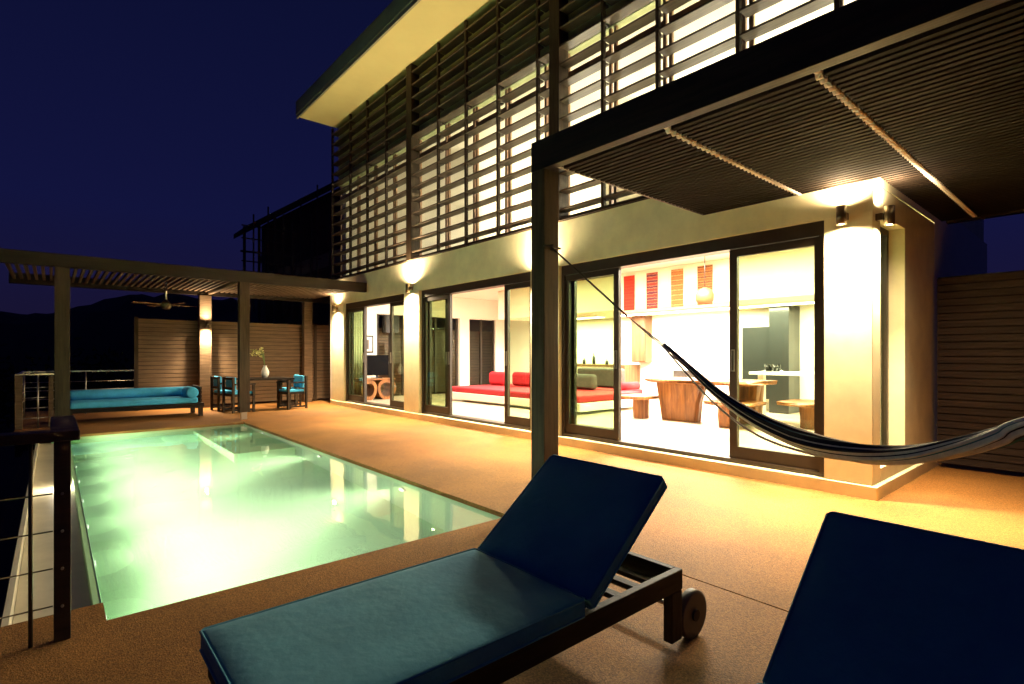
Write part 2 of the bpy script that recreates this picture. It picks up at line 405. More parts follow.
# ------------------------------------------------------------------ wall lamps
def wall_lamp(label, x, y, z, dx, dy, up, down, side=.055, L=.17):
    t = thing('wall_lamp', label, 'wall lamp', (x, y, z), 'cylinder lamps shining up and down on the columns')
    cx, cy = x + dx * (side + .045), y + dy * (side + .045)
    MB().box(x - .03 * abs(dy) + min(0, dx * side), x + .03 * abs(dy) + max(0, dx * side), y - .03 * abs(dx) + min(0, dy * side), y + .03 * abs(dx) + max(0, dy * side), z - .03, z + .03).build('mount', 'bronze', t)
    c = MB(); n = 20
    prof = [(.036, L / 2 - .02), (.036, L / 2), (.042, L / 2), (.042, -L / 2), (.036, -L / 2), (.036, -L / 2 + .02)]
    c.lathe((cx, cy, z), prof, n); c.build('lamp_body', 'bronze', t)
    for s in (1, -1):
        bb = MB().lathe((cx, cy, z + s * (L / 2 - .012)), [(.0001, s * .008), (.02, s * .006), (.034, 0)], n)
        bb.build('bulb', 'bulb', t)
    zu, zd = z + L / 2 + .01, z - L / 2 - .01
    lamp('up_light', 'SPOT', (cx, cy, zu), up * .55, WARM, t, (cx, cy, z + 3), spot_size=R(85), spot_blend=1, shadow_soft_size=.03)
    lamp('up_spill', 'SPOT', (cx, cy, zu + .004), up * .5, WARM, t, (cx, cy, z + 3), spot_size=R(168), spot_blend=1, shadow_soft_size=.03)
    lamp('down_light', 'SPOT', (cx, cy, zd), down * .85, WARM, t, (cx, cy, z - 3), spot_size=R(100), spot_blend=1, shadow_soft_size=.03)
    lamp('down_spill', 'SPOT', (cx, cy, zd - .004), down * .20, WARM, t, (cx, cy, z - 3), spot_size=R(172), spot_blend=1, shadow_soft_size=.03)
    return t
wall_lamp('cylinder lamp on the front of the corner column beside the hammock', 5.575, 1.72, 2.58, -1, 0, 80, 440)
wall_lamp('cylinder lamp on the side face of the corner column by the slit window', 5.68, 1.50, 2.55, 0, -1, 60, 220)
wall_lamp('cylinder lamp on the column behind the dark pergola post', 5.575, 5.80, 2.45, -1, 0, 170, 400)
wall_lamp('cylinder lamp on the cream column between the bed and television doors', 5.575, 9.60, 2.66, -1, 0, 230, 430)
wall_lamp('cylinder lamp on the far corner column under the dining pergola', 5.575, 13.36, 2.50, -1, 0, 60, 380)
wall_lamp('cylinder lamp on the pergola post between daybed and dining table', 2.86, 14.83, 2.05, 0, -1, 45, 220)

# ------------------------------------------------------------------ near pergola with hammock
P = thing('pergola', 'dark slatted pergola over the loungers with hammock post', 'pergola', (3.165, 3.24, 0))
box('post', 'darkz', P, 3.08, 3.25, 3.16, 3.32, 0, 2.848, .006)
box('post', 'darkz', P, 3.08, 3.25, -1.92, -1.76, 0, 2.848, .006)
box('beam', 'darky', P, 3.08, 3.17, -2.2, 3.32, 2.85, 3.10, .004)
box('beam_ledge', 'joist', P, 3.172, 3.20, -2.2, 3.12, 2.872, 2.900)
box('beam_ledge', 'joist', P, 3.205, 3.232, -2.2, 3.12, 2.915, 2.945)
box('back_beam', 'darky', P, 7.95, 8.05, -2.2, 1.40, 2.85, 3.10)
PW = .068
jy = [3.14, 2.11, 1.14, .12, -.9]
for i in range(len(jy) - 1):
    s = MB(); k = 0; x = 3.27
    while x < 7.94:
        y1_ = jy[i] - .022; y0_ = jy[i + 1] + .022
        if x + .04 > 5.59: y1_ = min(y1_, 1.44)
        if y1_ - y0_ > .05: s.box(x, x + .042, y0_, y1_, 2.875, 2.925)
        x += PW
    s.build('slat_panel', 'slat', P)
for i, y in enumerate(jy):
    xe = 5.59 if y > 1.45 else 7.95
    s = MB(); s.box(3.235, xe, y - .017, y + .017, 2.885, 2.955)
    x = 3.27
    while x + .042 < xe and i > 0:
        s.tube([(x + .02, y - .020, 2.885), (x + .02, y + .020, 2.885)], .024, 8)
        x += PW
    s.build('joist', 'joist' if i else 'blade', P)

# hammock: hung from the post, running parallel to the pool terrace
def cam_ray(u, v, X):
    th = R(40.8); a = (u - 512) / 532; bb = (355 - v) / 532
    rx = math.sin(th) + math.cos(th) * a; ry = math.cos(th) - math.sin(th) * a
    k = X / rx; return (X, ry * k, 1.3 + bb * k)
HX = 3.165
hp = [cam_ray(u, v, HX) for u, v in ((664, 344), (690, 368), (720, 395), (760, 421), (810, 442), (860, 453), (910, 455), (960, 447), (1000, 437), (1030, 427))]
last = hp[-1]
hp += [(HX, -.15, last[2] + .17), (HX, -.55, last[2] + .47)]
hr = [.010, .018, .028, .042, .050, .047, .043, .042, .042, .042, .034, .010]
def smooth_path(p, r, n=6):
    P_ = []; Q = []
    for i in range(len(p) - 1):
        a, b_, c, d = p[max(i - 1, 0)], p[i], p[i + 1], p[min(i + 2, len(p) - 1)]
        for k in range(n):
            t = k / n
            P_.append(tuple(.5 * (2 * b_[j] + (c[j] - a[j]) * t + (2 * a[j] - 5 * b_[j] + 4 * c[j] - d[j]) * t * t + (3 * b_[j] - a[j] - 3 * c[j] + d[j]) * t ** 3) for j in range(3)))
            Q.append(r[i] * (1 - t) + r[i + 1] * t)
    P_.append(p[-1]); Q.append(r[-1]); return P_, Q
pp, rr = smooth_path(hp, hr)
Hm = thing('hammock', 'striped dark hammock slung from the pergola post across the terrace', 'hammock', (HX, 3.14, 2.2))
hb = MB()
NS = 40
vs = []
from mathutils import Vector as V
for i, p in enumerate(pp):
    p = V(p); t = (V(pp[min(i + 1, len(pp) - 1)]) - V(pp[max(i - 1, 0)])).normalized(); sd = t.cross(V((0, 0, 1))).normalized(); up = sd.cross(t)
    for k in range(NS):
        a = 2 * math.pi * k / NS
        fold = 1 + .10 * math.sin(7 * a + i * .03) + .05 * math.sin(13 * a + 1 + i * .05)
        tw = a - max(0, i - 22) * .5 * 2 * math.pi / NS  # twist brings the cream that imitates light to the top on the right
        vs.append(p + up * (math.cos(tw) * rr[i] * fold) + sd * (math.sin(tw) * rr[i] * 1.15 * fold))
stripe = [0, 1, 0, 0, 2, 2, 0, 0, 0, 1, 0, 0, 0, 1, 1, 0, 1, 1, 1, 2, 1, 1, 1, 1, 0, 1, 1, 1, 1, 0, 0, 0, 2, 0, 0, 1, 0, 0, 0, 0]  # real stripes, with cream widened to paint in the lit sheen
fs = []; 
hb.v = [tuple(v) for v in vs]
for i in range(len(pp) - 1):
    for k in range(NS):
        k2 = (k + 1) % NS
        hb.f.append((i * NS + k, i * NS + k2, (i + 1) * NS + k2, (i + 1) * NS + k)); hb.mi.append(stripe[k]); hb.sm.append(True)
hb.build('cloth', ['h_navy', 'h_cream', 'h_teal'], Hm)
r1 = cam_ray(553, 247, 3.165); r1 = (3.15, 3.152, r1[2])
r2 = cam_ray(627, 316, HX)
MB().tube([r1, r2], .008, 8).tube([(3.07, 3.152, r1[2]), (3.26, 3.152, r1[2])], .010, 8).tube([(3.15, 3.14, r1[2] + .02), (3.16, 3.14, r1[2] - .03)], .018, 8).build('rope', 'rope', Hm)
cords = MB()
for k in range(9):
    a = 2 * math.pi * k / 9; q = Vq = V(hp[1]) + V((math.cos(a) * .02, 0, math.sin(a) * .02))
    cords.tube([r2, tuple(V(r2).lerp(q, .5) + V((math.cos(a) * .003, 0, math.sin(a) * .003))), tuple(q)], .0022, 5)
cords.build('cord_bundle', 'h_cream', Hm)
MB().tube([hp[-1], (HX, -1.75, 2.25)], .009, 8).build('rope', 'rope', Hm)
# loose edge threads under the cloth
th_, _ = smooth_path([tuple(V(p) + V((-.02, 0, -d))) for p, d in zip(hp[0:6], (.01, .05, .075, .085, .06, .04))], [1] * 6)
MB().tube(th_, .007, 6).build('edge_cord', 'h_cream', Hm)

# ------------------------------------------------------------------ sun loungers
def make_lounger(label):
    t = thing('sun_lounger', label, 'sun lounger', (0, 0, 0), 'teal cushioned sun loungers on the terrace')
    t['_local'] = 1
    W = .65
    for y in (0, W - .035): box('side_rail', 'darkx', t, 0.0, 1.75, y, y + .035, .255, .345, .004)
    box('end_rail', 'darky', t, 1.715, 1.75, .036, W - .036, .255, .345, .003)
    box('end_rail', 'darky', t, 0.0, .035, .036, W - .036, .255, .345, .003)
    for x in (1.26, 1.39, 1.52, 1.62): box('slat', 'darky', t, x, x + .045, .036, W - .036, .275, .297, .003)
    sl = MB()
    for k in range(9): sl.box(.08 + k * .13, .16 + k * .13, .036, W - .036, .30, .32)
    sl.build('seat_slats', 'darky', t)
    for y in (0.005, W - .05):
        box('leg', 'darkz', t, .06, .11, y, y + .045, 0, .254, .004)
    for y, s in ((-.0, -1), (W - .045, 1)):
        box('leg', 'darkz', t, 1.665, 1.745, y, y + .045, .035, .254, .004); MB().bar((1.70, y + .022, .09), (1.86, y + .022, .105), .030, .05).build('axle_bracket', 'darkz', t)
        yc = y + .022
        wv = MB().tube([(1.855, yc - .021, .105), (1.855, yc - .018, .105), (1.855, yc + .018, .105), (1.855, yc + .021, .105)], [.096, .108, .108, .096], 32)
        wo_ = wv.build('wheel', 'wheel', t)
        MB().cyl((1.855, yc - .03, .105), (1.855, yc + .03, .105), .026, 16).build('hub', 'rubber', wo_)
    MB().cyl((1.855, .0, .105), (1.855, W, .105), .012, 10).build('axle', 'steel', t)
    # cushions (slightly padded)
    def cushion(name, x0, x1, z0, z1, rot=None):
        nx, ny = 22, 12; vs = []; fs = []
        for s in (0, 1):
            for j in range(ny + 1):
                for i in range(nx + 1):
                    fx, fy = i / nx, j / ny
                    e = min(1, min(fx * (x1 - x0), (1 - fx) * (x1 - x0), fy * W, (1 - fy) * W) / .06)
                    puff = .008 * math.sin(e * math.pi / 2) + .0016 * math.sin(fx * 9 + fy * 3) * e + .0012 * math.sin(fx * 4 + fy * 11) * e
                    z = z1 + puff if s else z0 - puff * .1
                    vs.append((x0 + fx * (x1 - x0), -.012 + fy * (W + .024), z))
        n1 = (nx + 1) * (ny + 1)
        for j in range(ny):
            for i in range(nx):
                a = j * (nx + 1) + i
                fs.append((a, a + nx + 1, a + nx + 2, a + 1)); fs.append((n1 + a, n1 + a + 1, n1 + a + nx + 2, n1 + a + nx + 1))
        for i in range(nx):
            fs.append((i, i + 1, n1 + i + 1, n1 + i)); a = ny * (nx + 1) + i; fs.append((a + 1, a, n1 + a, n1 + a + 1))
        for j in range(ny):
            a = j * (nx + 1); fs.append((a + nx + 1, a, n1 + a, n1 + a + nx + 1)); a += nx; fs.append((a, a + nx + 1, n1 + a + nx + 1, n1 + a))
        m = MB().add(vs, fs, 0, False)
        if rot:
            c, s_ = math.cos(rot[2]), math.sin(rot[2]); ox, oz = rot[0], rot[1]
            m.v = [(ox + (x - ox) * c - (z - oz) * s_, y, oz + (x - ox) * s_ + (z - oz) * c) for x, y, z in m.v]
        o = m.build(name, 'navy', t, .012, 3)
        for p in o.data.polygons: p.use_smooth = True
        pm = MB(); ya, yb = -.012, W + .012
        for zz in (z1 - .002, z0 + .004):
            q = [(x0 + .012, ya), (x1 - .012, ya), (x1, ya + .012), (x1, yb - .012), (x1 - .012, yb), (x0 + .012, yb), (x0, yb - .012), (x0, ya + .012), (x0 + .012, ya)]
            pm.tube([(a_, b_, zz) for a_, b_ in q], .0045, 6)
        if rot: pm.v = [(ox + (x - ox) * c - (z - oz) * s_, y, oz + (x - ox) * s_ + (z - oz) * c) for x, y, z in pm.v]
        pm.build('piping', 'navy', o, world=False)
        return o
    cushion('seat_cushion', -.02, 1.09, .348, .412)
    ang = R(38)
    cushion('back_cushion', 1.105, 1.725, .352, .402, (1.105, .39, ang))
    # reclining frame and its strut
    c, s_ = math.cos(ang), math.sin(ang)
    fr = MB()
    for y in (.06, W - .10):
        fr.bar((1.14, y + .02, .325), (1.14 + .58 * c, y + .02, .325 + .58 * s_), .04, .03)
    fr.bar((1.14 + .3 * c, .08, .325 + .3 * s_), (1.14 + .3 * c, W - .08, .325 + .3 * s_), .03, .03)
    fr.bar((1.14 + .34 * c, W / 2, .325 + .34 * s_), (1.62, W / 2, .30), .03, .02)
    fr.build('back_frame', 'darkx', t)
    return t
L1 = make_lounger('teal cushioned sun lounger fully in view with wheel, beside the pool edge')
L1.location = (.38, 1.30, 0)
L2 = copy_tree(L1); L2.location = (.365, -.01, 0)
L2['label'] = 'sun lounger cut off by the picture edge with only its navy backrest showing'

# ------------------------------------------------------------------ far pergola, daybed, dining set, fan
F = thing('pergola', 'timber pergola at the far end of the pool sheltering daybed and dining table', 'pergola', (2.93, 11.7, 0))
box('post', 'darkz', F, .02, .22, 11.62, 11.78, 0, 2.768, .005)
box('post', 'darkz', F, 2.83, 3.02, 11.62, 11.78, .15, 2.768, .005)
box('post_base', 'steel', F, 2.87, 2.98, 11.66, 11.74, 0, .15)
box('post', 'fencex', F, 2.72, 2.98, 14.84, 15.04, 0, 2.768, .005)
box('post', 'fencex', F, 5.25, 5.47, 14.84, 15.04, 0, 2.768, .005)
box('beam', 'darkx', F, -.68, 5.56, 11.64, 11.76, 2.77, 2.99, .004)
box('beam', 'darkx', F, -.68, 6.3, 14.88, 15.0, 2.77, 2.99, .004)
box('joist', 'fencex', F, 2.90, 2.98, 11.77, 14.87, 2.80, 2.86)
s = MB(); x = -.62
while x < 5.5:
    s.box(x, x + .045, 11.77, 14.87, 2.862, 2.93); x += .115
s.build('slat_roof', 'fencex', F)

DB = thing('daybed', 'low dark daybed with turquoise mattress and bolsters under the far pergola', 'daybed', (1.3, 13.3, 0))
box('frame', 'darkx', DB, .18, 2.45, 12.9, 13.85, .20, .28, .005)
for x in (.20, 2.35):
    for y in (12.91, 13.75): box('leg', 'darkz', DB, x, x + .08, y, y + .09, 0, .198)
for x0 in (.20, 2.38):
    ar = MB()
    for k in range(4): ar.box(x0, x0 + .04, 12.98, 13.83, .30 + k * .085, .37 + k * .085)
    ar.box(x0 + .005, x0 + .035, 13.02, 13.06, .282, .62).box(x0 + .005, x0 + .035, 13.74, 13.78, .282, .62)
    if x0 > 1: ar.build('armrest', 'darky', DB)
MB().box(.24, 2.34, 12.92, 13.80, .282, .40).build('mattress', 'turq', DB, .03, 3)
MB().tube([(.25, 13.70, .50), (.29, 13.70, .50), (2.24, 13.70, .50), (2.28, 13.70, .50)], [.085, .10, .10, .085], 20).build('bolster', 'turq', DB)
MB().tube([(2.24, 12.94, .50), (2.24, 12.97, .50), (2.24, 13.50, .50), (2.24, 13.53, .50)], [.10, .118, .118, .10], 20).build('bolster', 'turq', DB)

DT = thing('dining_table', 'dark square dining table under the far pergola', 'table', (3.85, 13.6, 0))
box('tabletop', 'darkx', DT, 3.30, 4.42, 13.15, 14.05, .71, .755, .004)
for x in (3.36, 4.28):
    for y in (13.22, 13.90): box('leg', 'darkz', DT, x, x + .08, y, y + .08, 0, .708)
def make_chair(label):
    t = thing('dining_chair', label, 'chair', (0, 0, 0), 'turquoise cushioned armchairs round the dining table'); t['_local'] = 1
    for x in (-.27, .225):
        for y in (-.25, .20):
            h = .80 if y > 0 else .62
            box('leg', 'darkz', t, x, x + .045, y, y + .05, 0, h, .004)
        box('armrest', 'darky', t, x - .005, x + .05, -.26, .19, .622, .655, .004)
        box('stretcher', 'darky', t, x + .008, x + .038, -.20, .20, .04, .08)
    box('seat_frame', 'darkx', t, -.222, .222, -.24, .20, .36, .41)
    MB().box(-.22, .22, -.23, .19, .412, .47).build('seat_cushion', 'turq', t, .02, 3)
    MB().box(-.22, .22, .145, .198, .50, .80).build('back_cushion', 'turq', t, .02, 3)
    bk = MB(); bk.box(-.224, .224, .205, .235, .74, .79).box(-.224, .224, .205, .235, .52, .57); bk.build('backrest', 'darkx', t)
    return t
c0 = make_chair('dining armchair on the daybed side of the table, nearest the pool corner')
for i, (x, y, rz, lb) in enumerate(((3.22, 13.30, 100, None), (3.10, 13.98, 95, 'dining armchair on the daybed side of the table, nearer the fence'),
                                    (4.42, 13.32, -80, 'dining armchair turned to the house doors, near corner of the table'), (4.58, 14.02, -100, 'dining armchair on the house side of the table, nearer the fence'))):
    o = c0 if i == 0 else copy_tree(c0)
    o.location = (x, y, 0); o.rotation_euler.z = R(rz)
    if lb: o['label'] = lb
VS = thing('vase', 'small pale vase of flowering stems standing on the dining table', 'vase', (3.86, 13.55, .755))
MB().lathe((3.86, 13.55, .757), [(.001, 0), (.05, 0), (.085, .07), (.09, .14), (.06, .22), (.035, .26), (.045, .29)], 18).build('vessel', 'white', VS)
st = MB(); fl = MB()
for k in range(7):
    a = random.uniform(2.2, 4.3); h = random.uniform(.25, .42); L = random.uniform(.1, .32)
    tip = (3.86 + math.cos(a) * L, 13.55 + math.sin(a) * L * .5, 1.02 + h)
    st.tube([(3.86, 13.55, 1.0), (3.86 + math.cos(a) * L * .3, 13.55, 1.05 + h * .8), tip], .006, 5)
    for q in range(4):
        c = V(tip) + V((random.uniform(-.05, .05), random.uniform(-.05, .05), random.uniform(-.06, .04)))
        for z in range(5):
            b1 = V((random.uniform(-1, 1), random.uniform(-1, 1), random.uniform(-.6, 1))) * .035; b2 = V((random.uniform(-1, 1), random.uniform(-1, 1), random.uniform(-1, 1))) * .02
            fl.add([c, c + b1 - b2, c + b1 * 1.6, c + b1 + b2], [(0, 1, 2, 3)])
st.build('stem', 'green', VS); fl.build('flowers', 'petal', VS)

FN = thing('ceiling_fan', 'ceiling fan hanging from the far pergola above the daybed', 'fan', (1.81, 13.3, 2.86))
MB().cyl((1.81, 13.3, 2.45), (1.81, 13.3, 2.862), .022, 12).build('rod', 'steel', FN)
MB().lathe((1.81, 13.3, 2.27), [(.001, 0), (.07, .0), (.10, .04), (.10, .12), (.05, .17), (.02, .20)], 20).build('motor', 'bronze', FN)
for k in range(4):
    a = R(20 + 90 * k); d = V((math.cos(a), math.sin(a), 0)); n_ = V((-d.y, d.x, .12)); c = V((1.81, 13.3, 2.36))
    p = [c + d * .11 - n_ * .035, c + d * .62 - n_ * .065, c + d * .64 + n_ * .06, c + d * .11 + n_ * .035]
    vs = p + [q + V((0, 0, .01)) for q in p]
    MB().add(vs, [(3, 2, 1, 0), (4, 5, 6, 7), (0, 1, 5, 4), (1, 2, 6, 5), (2, 3, 7, 6), (3, 0, 4, 7)]).build('blade', 'cab_wood', FN)

# ------------------------------------------------------------------ fences
def slat_fence_x(label, x0, x1, Y, top, m, posts):
    t = thing('slat_fence', label, 'fence', (x0, Y, 0)); b = MB(); z = .06
    while z + .085 < top + .03: b.box(x0, x1, Y, Y + .03, z, min(z + .088, top)); z += .10
    b.box(x0, x1, Y + .032, Y + .05, .05, top - .02, 1)
    b.build('boards', [m, 'darkx'], t)
    for p in posts: box('post', 'darkz', t, p, p + .08, Y - .03, Y - .001, 0, top + .02)
def slat_fence_y(label, y0, y1, X, top, m, posts, s=-1):
    t = thing('slat_fence', label, 'fence', (X, y0, 0)); b = MB(); z = .06
    while z + .07 < top + .03: b.box(X, X + .03, y0, y1, z, min(z + .070, top)); z += .082
    b.box(X + .032, X + .05, y0, y1, .05, top - .02, 1)
    b.build('boards', [m, 'darky'], t)
    for p in posts: box('post', 'darkz', t, X - .03, X - .001, p, p + .08, 0, top + .02)
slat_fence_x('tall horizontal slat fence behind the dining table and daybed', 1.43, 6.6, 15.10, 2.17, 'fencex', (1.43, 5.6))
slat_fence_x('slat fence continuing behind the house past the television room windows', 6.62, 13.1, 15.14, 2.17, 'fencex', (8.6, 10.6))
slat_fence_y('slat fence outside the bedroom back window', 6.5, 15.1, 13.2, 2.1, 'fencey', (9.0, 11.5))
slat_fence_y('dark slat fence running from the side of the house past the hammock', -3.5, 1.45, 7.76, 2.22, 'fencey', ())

# slim poles above the far fence
# ------------------------------------------------------------------ railings
RL = thing('terrace_railing', 'dark timber handrail with steel rod and cables at the near terrace edge', 'railing', (.03, 3.18, 0))
box('post', 'rail_wood', RL, .003, .063, 3.17, 3.21, 0, .908, .003)
bs = MB()
for z in (.16, .33, .50, .67): bs.cyl((.033, 3.160, z), (.033, 3.172, z), .006, 10)
bs.build('bolts', 'steel', RL)
MB().box(-3.2, .095, 3.14, 3.26, .91, .955).build('handrail', 'rail_wood', RL, .004)
MB().box(-.01, .095, 3.262, 3.95, .91, .955).build('handrail', 'rail_wood', RL, .004)
for x in (-.075, -1.2, -2.3):
    MB().cyl((x, 3.19, 0), (x, 3.19, .909), .008, 10).build('rod', 'bronze', RL)
for z in (.16, .33, .50, .67):
    MB().cyl((-3.2, 3.19, z), (.0, 3.19, z), .0035, 6).build('cable', 'bronze', RL)
box('kick_board', 'joist', RL, -3.2, -.20, 3.535, 3.57, -.03, .12)

RF = thing('terrace_railing', 'cable railing with timber corner post behind the daybed at the far terrace', 'railing', (-.45, 12.6, 0))
box('post', 'fencex', RF, -.50, -.40, 12.58, 12.70, 0, .94, .004)
box('post', 'fencex', RF, -.06, .01, 12.72, 12.80, 0, .92, .004)
tr = MB(); tr.bar((-.50, 12.64, .955), (.02, 12.76, .955), .05, .028); tr.bar((-.45, 12.66, .955), (-.45, 15.0, .955), .05, .028); tr.bar((-.45, 15.02, .945), (1.42, 15.02, .945), .05, .028)
tr.build('top_rail', 'steel', RF)
for z in (.18, .36, .54, .72):
    c = MB(); c.tube([(-.45, 12.64, z), (-.02, 12.76, z)], .006, 6).tube([(-.45, 12.7, z), (-.45, 15.0, z)], .006, 6).tube([(-.45, 15.02, z), (1.42, 15.02, z)], .006, 6); c.build('cable', 'steel', RF)
for (x, y) in ((-.45, 13.8), (-.45, 15.0), (.55, 15.02), (-.2, 12.71)): MB().cyl((x, y, 0), (x, y, .94), .014, 8).build('baluster', 'steel', RF)

# ------------------------------------------------------------------ interiors
def rough_slab(x0, x1, y0, y1, z0, z1, taper=0, seed=1):
    rnd = random.Random(seed); n = 14; m = MB(); vs = []
    cx, cy = (x0 + x1) / 2, (y0 + y1) / 2
    for zi, z in enumerate((z0, (z0 + z1) / 2, z1)):
        sc = 1 - taper * (1 - zi / 2)
        for k in range(n):
            a = 2 * math.pi * k / n; ca, sa = math.cos(a), math.sin(a)
            q = max(abs(ca), abs(sa)) ** .93; j = 1 + (rnd.uniform(-.06, .06))
            vs.append((cx + ca / q * (x1 - x0) / 2 * sc * j, cy + sa / q * (y1 - y0) / 2 * sc * j, z))
    fs = [(r_ * n + k, r_ * n + (k + 1) % n, (r_ + 1) * n + (k + 1) % n, (r_ + 1) * n + k) for r_ in (0, 1) for k in range(n)]
    fs += [tuple(reversed(range(n))), tuple(2 * n + k for k in range(n))]
    return m.add(vs, fs)
T = thing('wood_slab_table', 'live edge timber dining table on a thick trunk base inside the lit room', 'table', (8.6, 4.9, .135))
rough_slab(8.05, 9.25, 3.85, 5.75, .81, .875, 0, 3).build('tabletop', 'slab_wood', T, .01)
rough_slab(8.30, 8.70, 4.80, 5.62, .136, .808, .22, 5).build('trunk_base', 'slab_wood', T, .012)
rough_slab(8.75, 9.1, 4.0, 4.5, .136, .808, .15, 6).build('trunk_base', 'slab_wood', T, .012)
def bench(label, x0, x1, y0, y1, legs):
    t = thing('bench', label, 'bench', (x0, y0, .135), 'live edge benches at the slab table')
    rough_slab(x0, x1, y0, y1, .50, .555, 0, int(y0 * 10)).build('seat', 'slab_wood', t, .008)
    for (a, b_) in legs: rough_slab(a, a + .26, b_, b_ + .24, .136, .498, .05, int(a * 10)).build('leg', 'slab_wood', t, .008)
bench('live edge bench at the left end of the slab table under the wall cabinet', 7.85, 8.6, 5.60, 6.25, ((8.12, 5.78),))
bench('live edge bench in front of the slab table crossed by the hammock', 7.95, 8.65, 3.75, 4.55, ((8.15, 4.12),))
bench('pale bench seen through the glass door beside the corner column', 8.7, 9.6, 2.9, 3.7, ((9.0, 3.2),))
CH = thing('chair', 'square backed chair behind the timber slab table', 'chair', (9.75, 6.1, .135))
box('backrest', 'grey_fab', CH, 9.9, 9.94, 5.72, 6.28, .62, .98, .01); box('seat', 'grey_fab', CH, 9.45, 9.898, 5.74, 6.26, .50, .56, .01)
for x in (9.47, 9.85):
    for y in (5.76, 6.2): box('leg', 'darkz', CH, x, x + .04, y, y + .04, .136, .498)
# hangings on the bulkhead
for (ya, yb, m, lb, zt) in ((6.95, 7.23, 'tx_red', 'plain red woven hanging on the white wall, farthest from the pendant', 3.02),
                        (6.37, 6.64, 'tx_multi', 'mixed red and cream patterned woven hanging beside the plain red one', 3.02),
                        (5.78, 6.05, 'tx_gold', 'gold woven hanging second from the pendant lamp', 3.02),
                        (5.16, 5.47, 'tx_brown', 'brown woven hanging directly behind the pendant lamp', 3.02)):
    hgt = MB(); n = 12
    vs = []
    for x_ in (9.478, 9.490):
        for k in range(n + 1):
            z = 2.27 + (zt - 2.27) * k / n; o_ = .004 * math.sin(k * 1.3)
            vs += [(x_ - abs(o_), ya, z), (x_ - abs(o_), yb, z)]
    nn = 2 * (n + 1); fs = []
    for k in range(n): fs += [(2 * k, 2 * k + 1, 2 * k + 3, 2 * k + 2), (nn + 2 * k + 1, nn + 2 * k, nn + 2 * k + 2, nn + 2 * k + 3), (2 * k, 2 * k + 2, nn + 2 * k + 2, nn + 2 * k), (2 * k + 1, nn + 2 * k + 1, nn + 2 * k + 3, 2 * k + 3)]
    o = hgt.add(vs, fs).build('wall_hanging', m); tag(o, lb, 'wall hanging', 'woven hangings on the bulkhead')
PL = thing('pendant_lamp', 'glowing woven pendant lamp hanging in front of the wall hangings', 'lamp', (8.4, 4.71, 3.1))
MB().cyl((8.4, 4.71, 2.45), (8.4, 4.71, 3.1), .006, 8).build('cord', 'black', PL)
MB().lathe((8.4, 4.71, 2.17), [(.10, 0), (.145, .05), (.15, .16), (.11, .24), (.03, .28)], 20).build('shade', 'amber', PL)
MB().lathe((8.4, 4.71, 2.22), [(.001, 0), (.05, .03), (.05, .08), (.001, .12)], 14).build('bulb', 'bulb_in', PL)
CB = thing('wall_cabinet', 'narrow wooden cabinet hung on the white kitchen wall', 'cabinet', (11.48, 7.75, 1.1))
box('carcass', 'cab_wood', CB, 11.2, 11.49, 7.88, 8.30, 1.12, 2.42, .005); box('door', 'cab_wood', CB, 11.178, 11.198, 7.89, 8.29, 1.14, 2.40, .004)
KC = thing('kitchen_counter', 'cream kitchen counter with timber end panel behind the sofa', 'counter', (10.9, 9, .135))
box('worktop', 'cab_wood', KC, 10.85, 11.49, 8.25, 10.9, 1.00, 1.05, .004); box('cabinet', 'cream_in', KC, 10.9, 11.49, 8.4, 10.9, .136, .998)
box('end_panel', 'cab_wood', KC, 10.85, 11.49, 8.25, 8.38, .136, .998)
for i, (y, h) in enumerate(((10.3, .26), (9.9, .17), (9.55, .30), (9.1, .13), (8.7, .2))):
    o = MB().lathe((11.2, y, 1.051), [(.001, 0), (.045, 0), (.045, h * .6), (.015, h * .8), (.015, h)], 14).build('bottle', 'glaze_grey')
    tag(o, ['tall dark bottle at the far end of the kitchen counter', 'short dark jar second along the kitchen counter', 'tallest dark bottle in the middle of the kitchen counter', 'squat dark jar on the kitchen counter', 'dark bottle nearest the timber end of the counter'][i], 'bottle', 'bottles on the kitchen counter')
FR = thing('kitchen_tower', 'stepped dark grey kitchen cupboards with tall pillar against the white wall', 'cupboard', (11.2, 4.7, .135))
box('cupboard', 'glaze_grey', FR, 11.0, 11.49, 4.75, 5.32, .4, 1.88, .004); box('tall_cupboard', 'glaze_grey', FR, 10.95, 11.49, 4.36, 4.745, .136, 2.29, .004)
IS = thing('kitchen_island', 'pale kitchen island top on posts behind the glass door', 'counter', (9.6, 3.9, .135))
box('worktop', 'white', IS, 9.45, 10.15, 3.0, 4.45, .95, 1.0, .006)
for y in (3.1, 4.3): box('leg', 'white', IS, 9.7, 9.8, y, y + .1, .136, .948)
MK = thing('drink_tray', 'small cluster of chrome glasses on the pale island top', 'tray', (9.7, 4.1, 1.0))
MB().lathe((9.65, 4.12, 1.0), [(.001, .001), (.17, .001), (.19, .02)], 20).build('tray', 'chrome', MK)
for k, (x, y) in enumerate(((9.6, 4.05), (9.7, 4.18), (9.62, 4.2), (9.72, 4.05))): MB().lathe((x, y, 1.012), [(.001, 0), (.03, 0), (.04, .12), (.036, .12)], 12).build('tumbler', 'glaze_grey', MK)
SF = thing('sofa', 'low sofa with red seat and grey cushions behind the post', 'sofa', (9.6, 8.1, .135))
box('base', 'cream_in', SF, 9.45, 10.3, 7.35, 9.2, .16, .36, .01); MB().box(9.42, 10.3, 7.3, 9.2, .362, .52).build('seat_cushion', 'bed_red', SF, .04, 3)
MB().box(10.0, 10.25, 7.75, 9.1, .525, .98).build('back_cushion', 'grey_fab', SF, .06, 3)
MB().tube([(9.5, 7.40, .60), (10.2, 7.40, .60)], .09, 16).build('bolster', 'bed_red', SF)

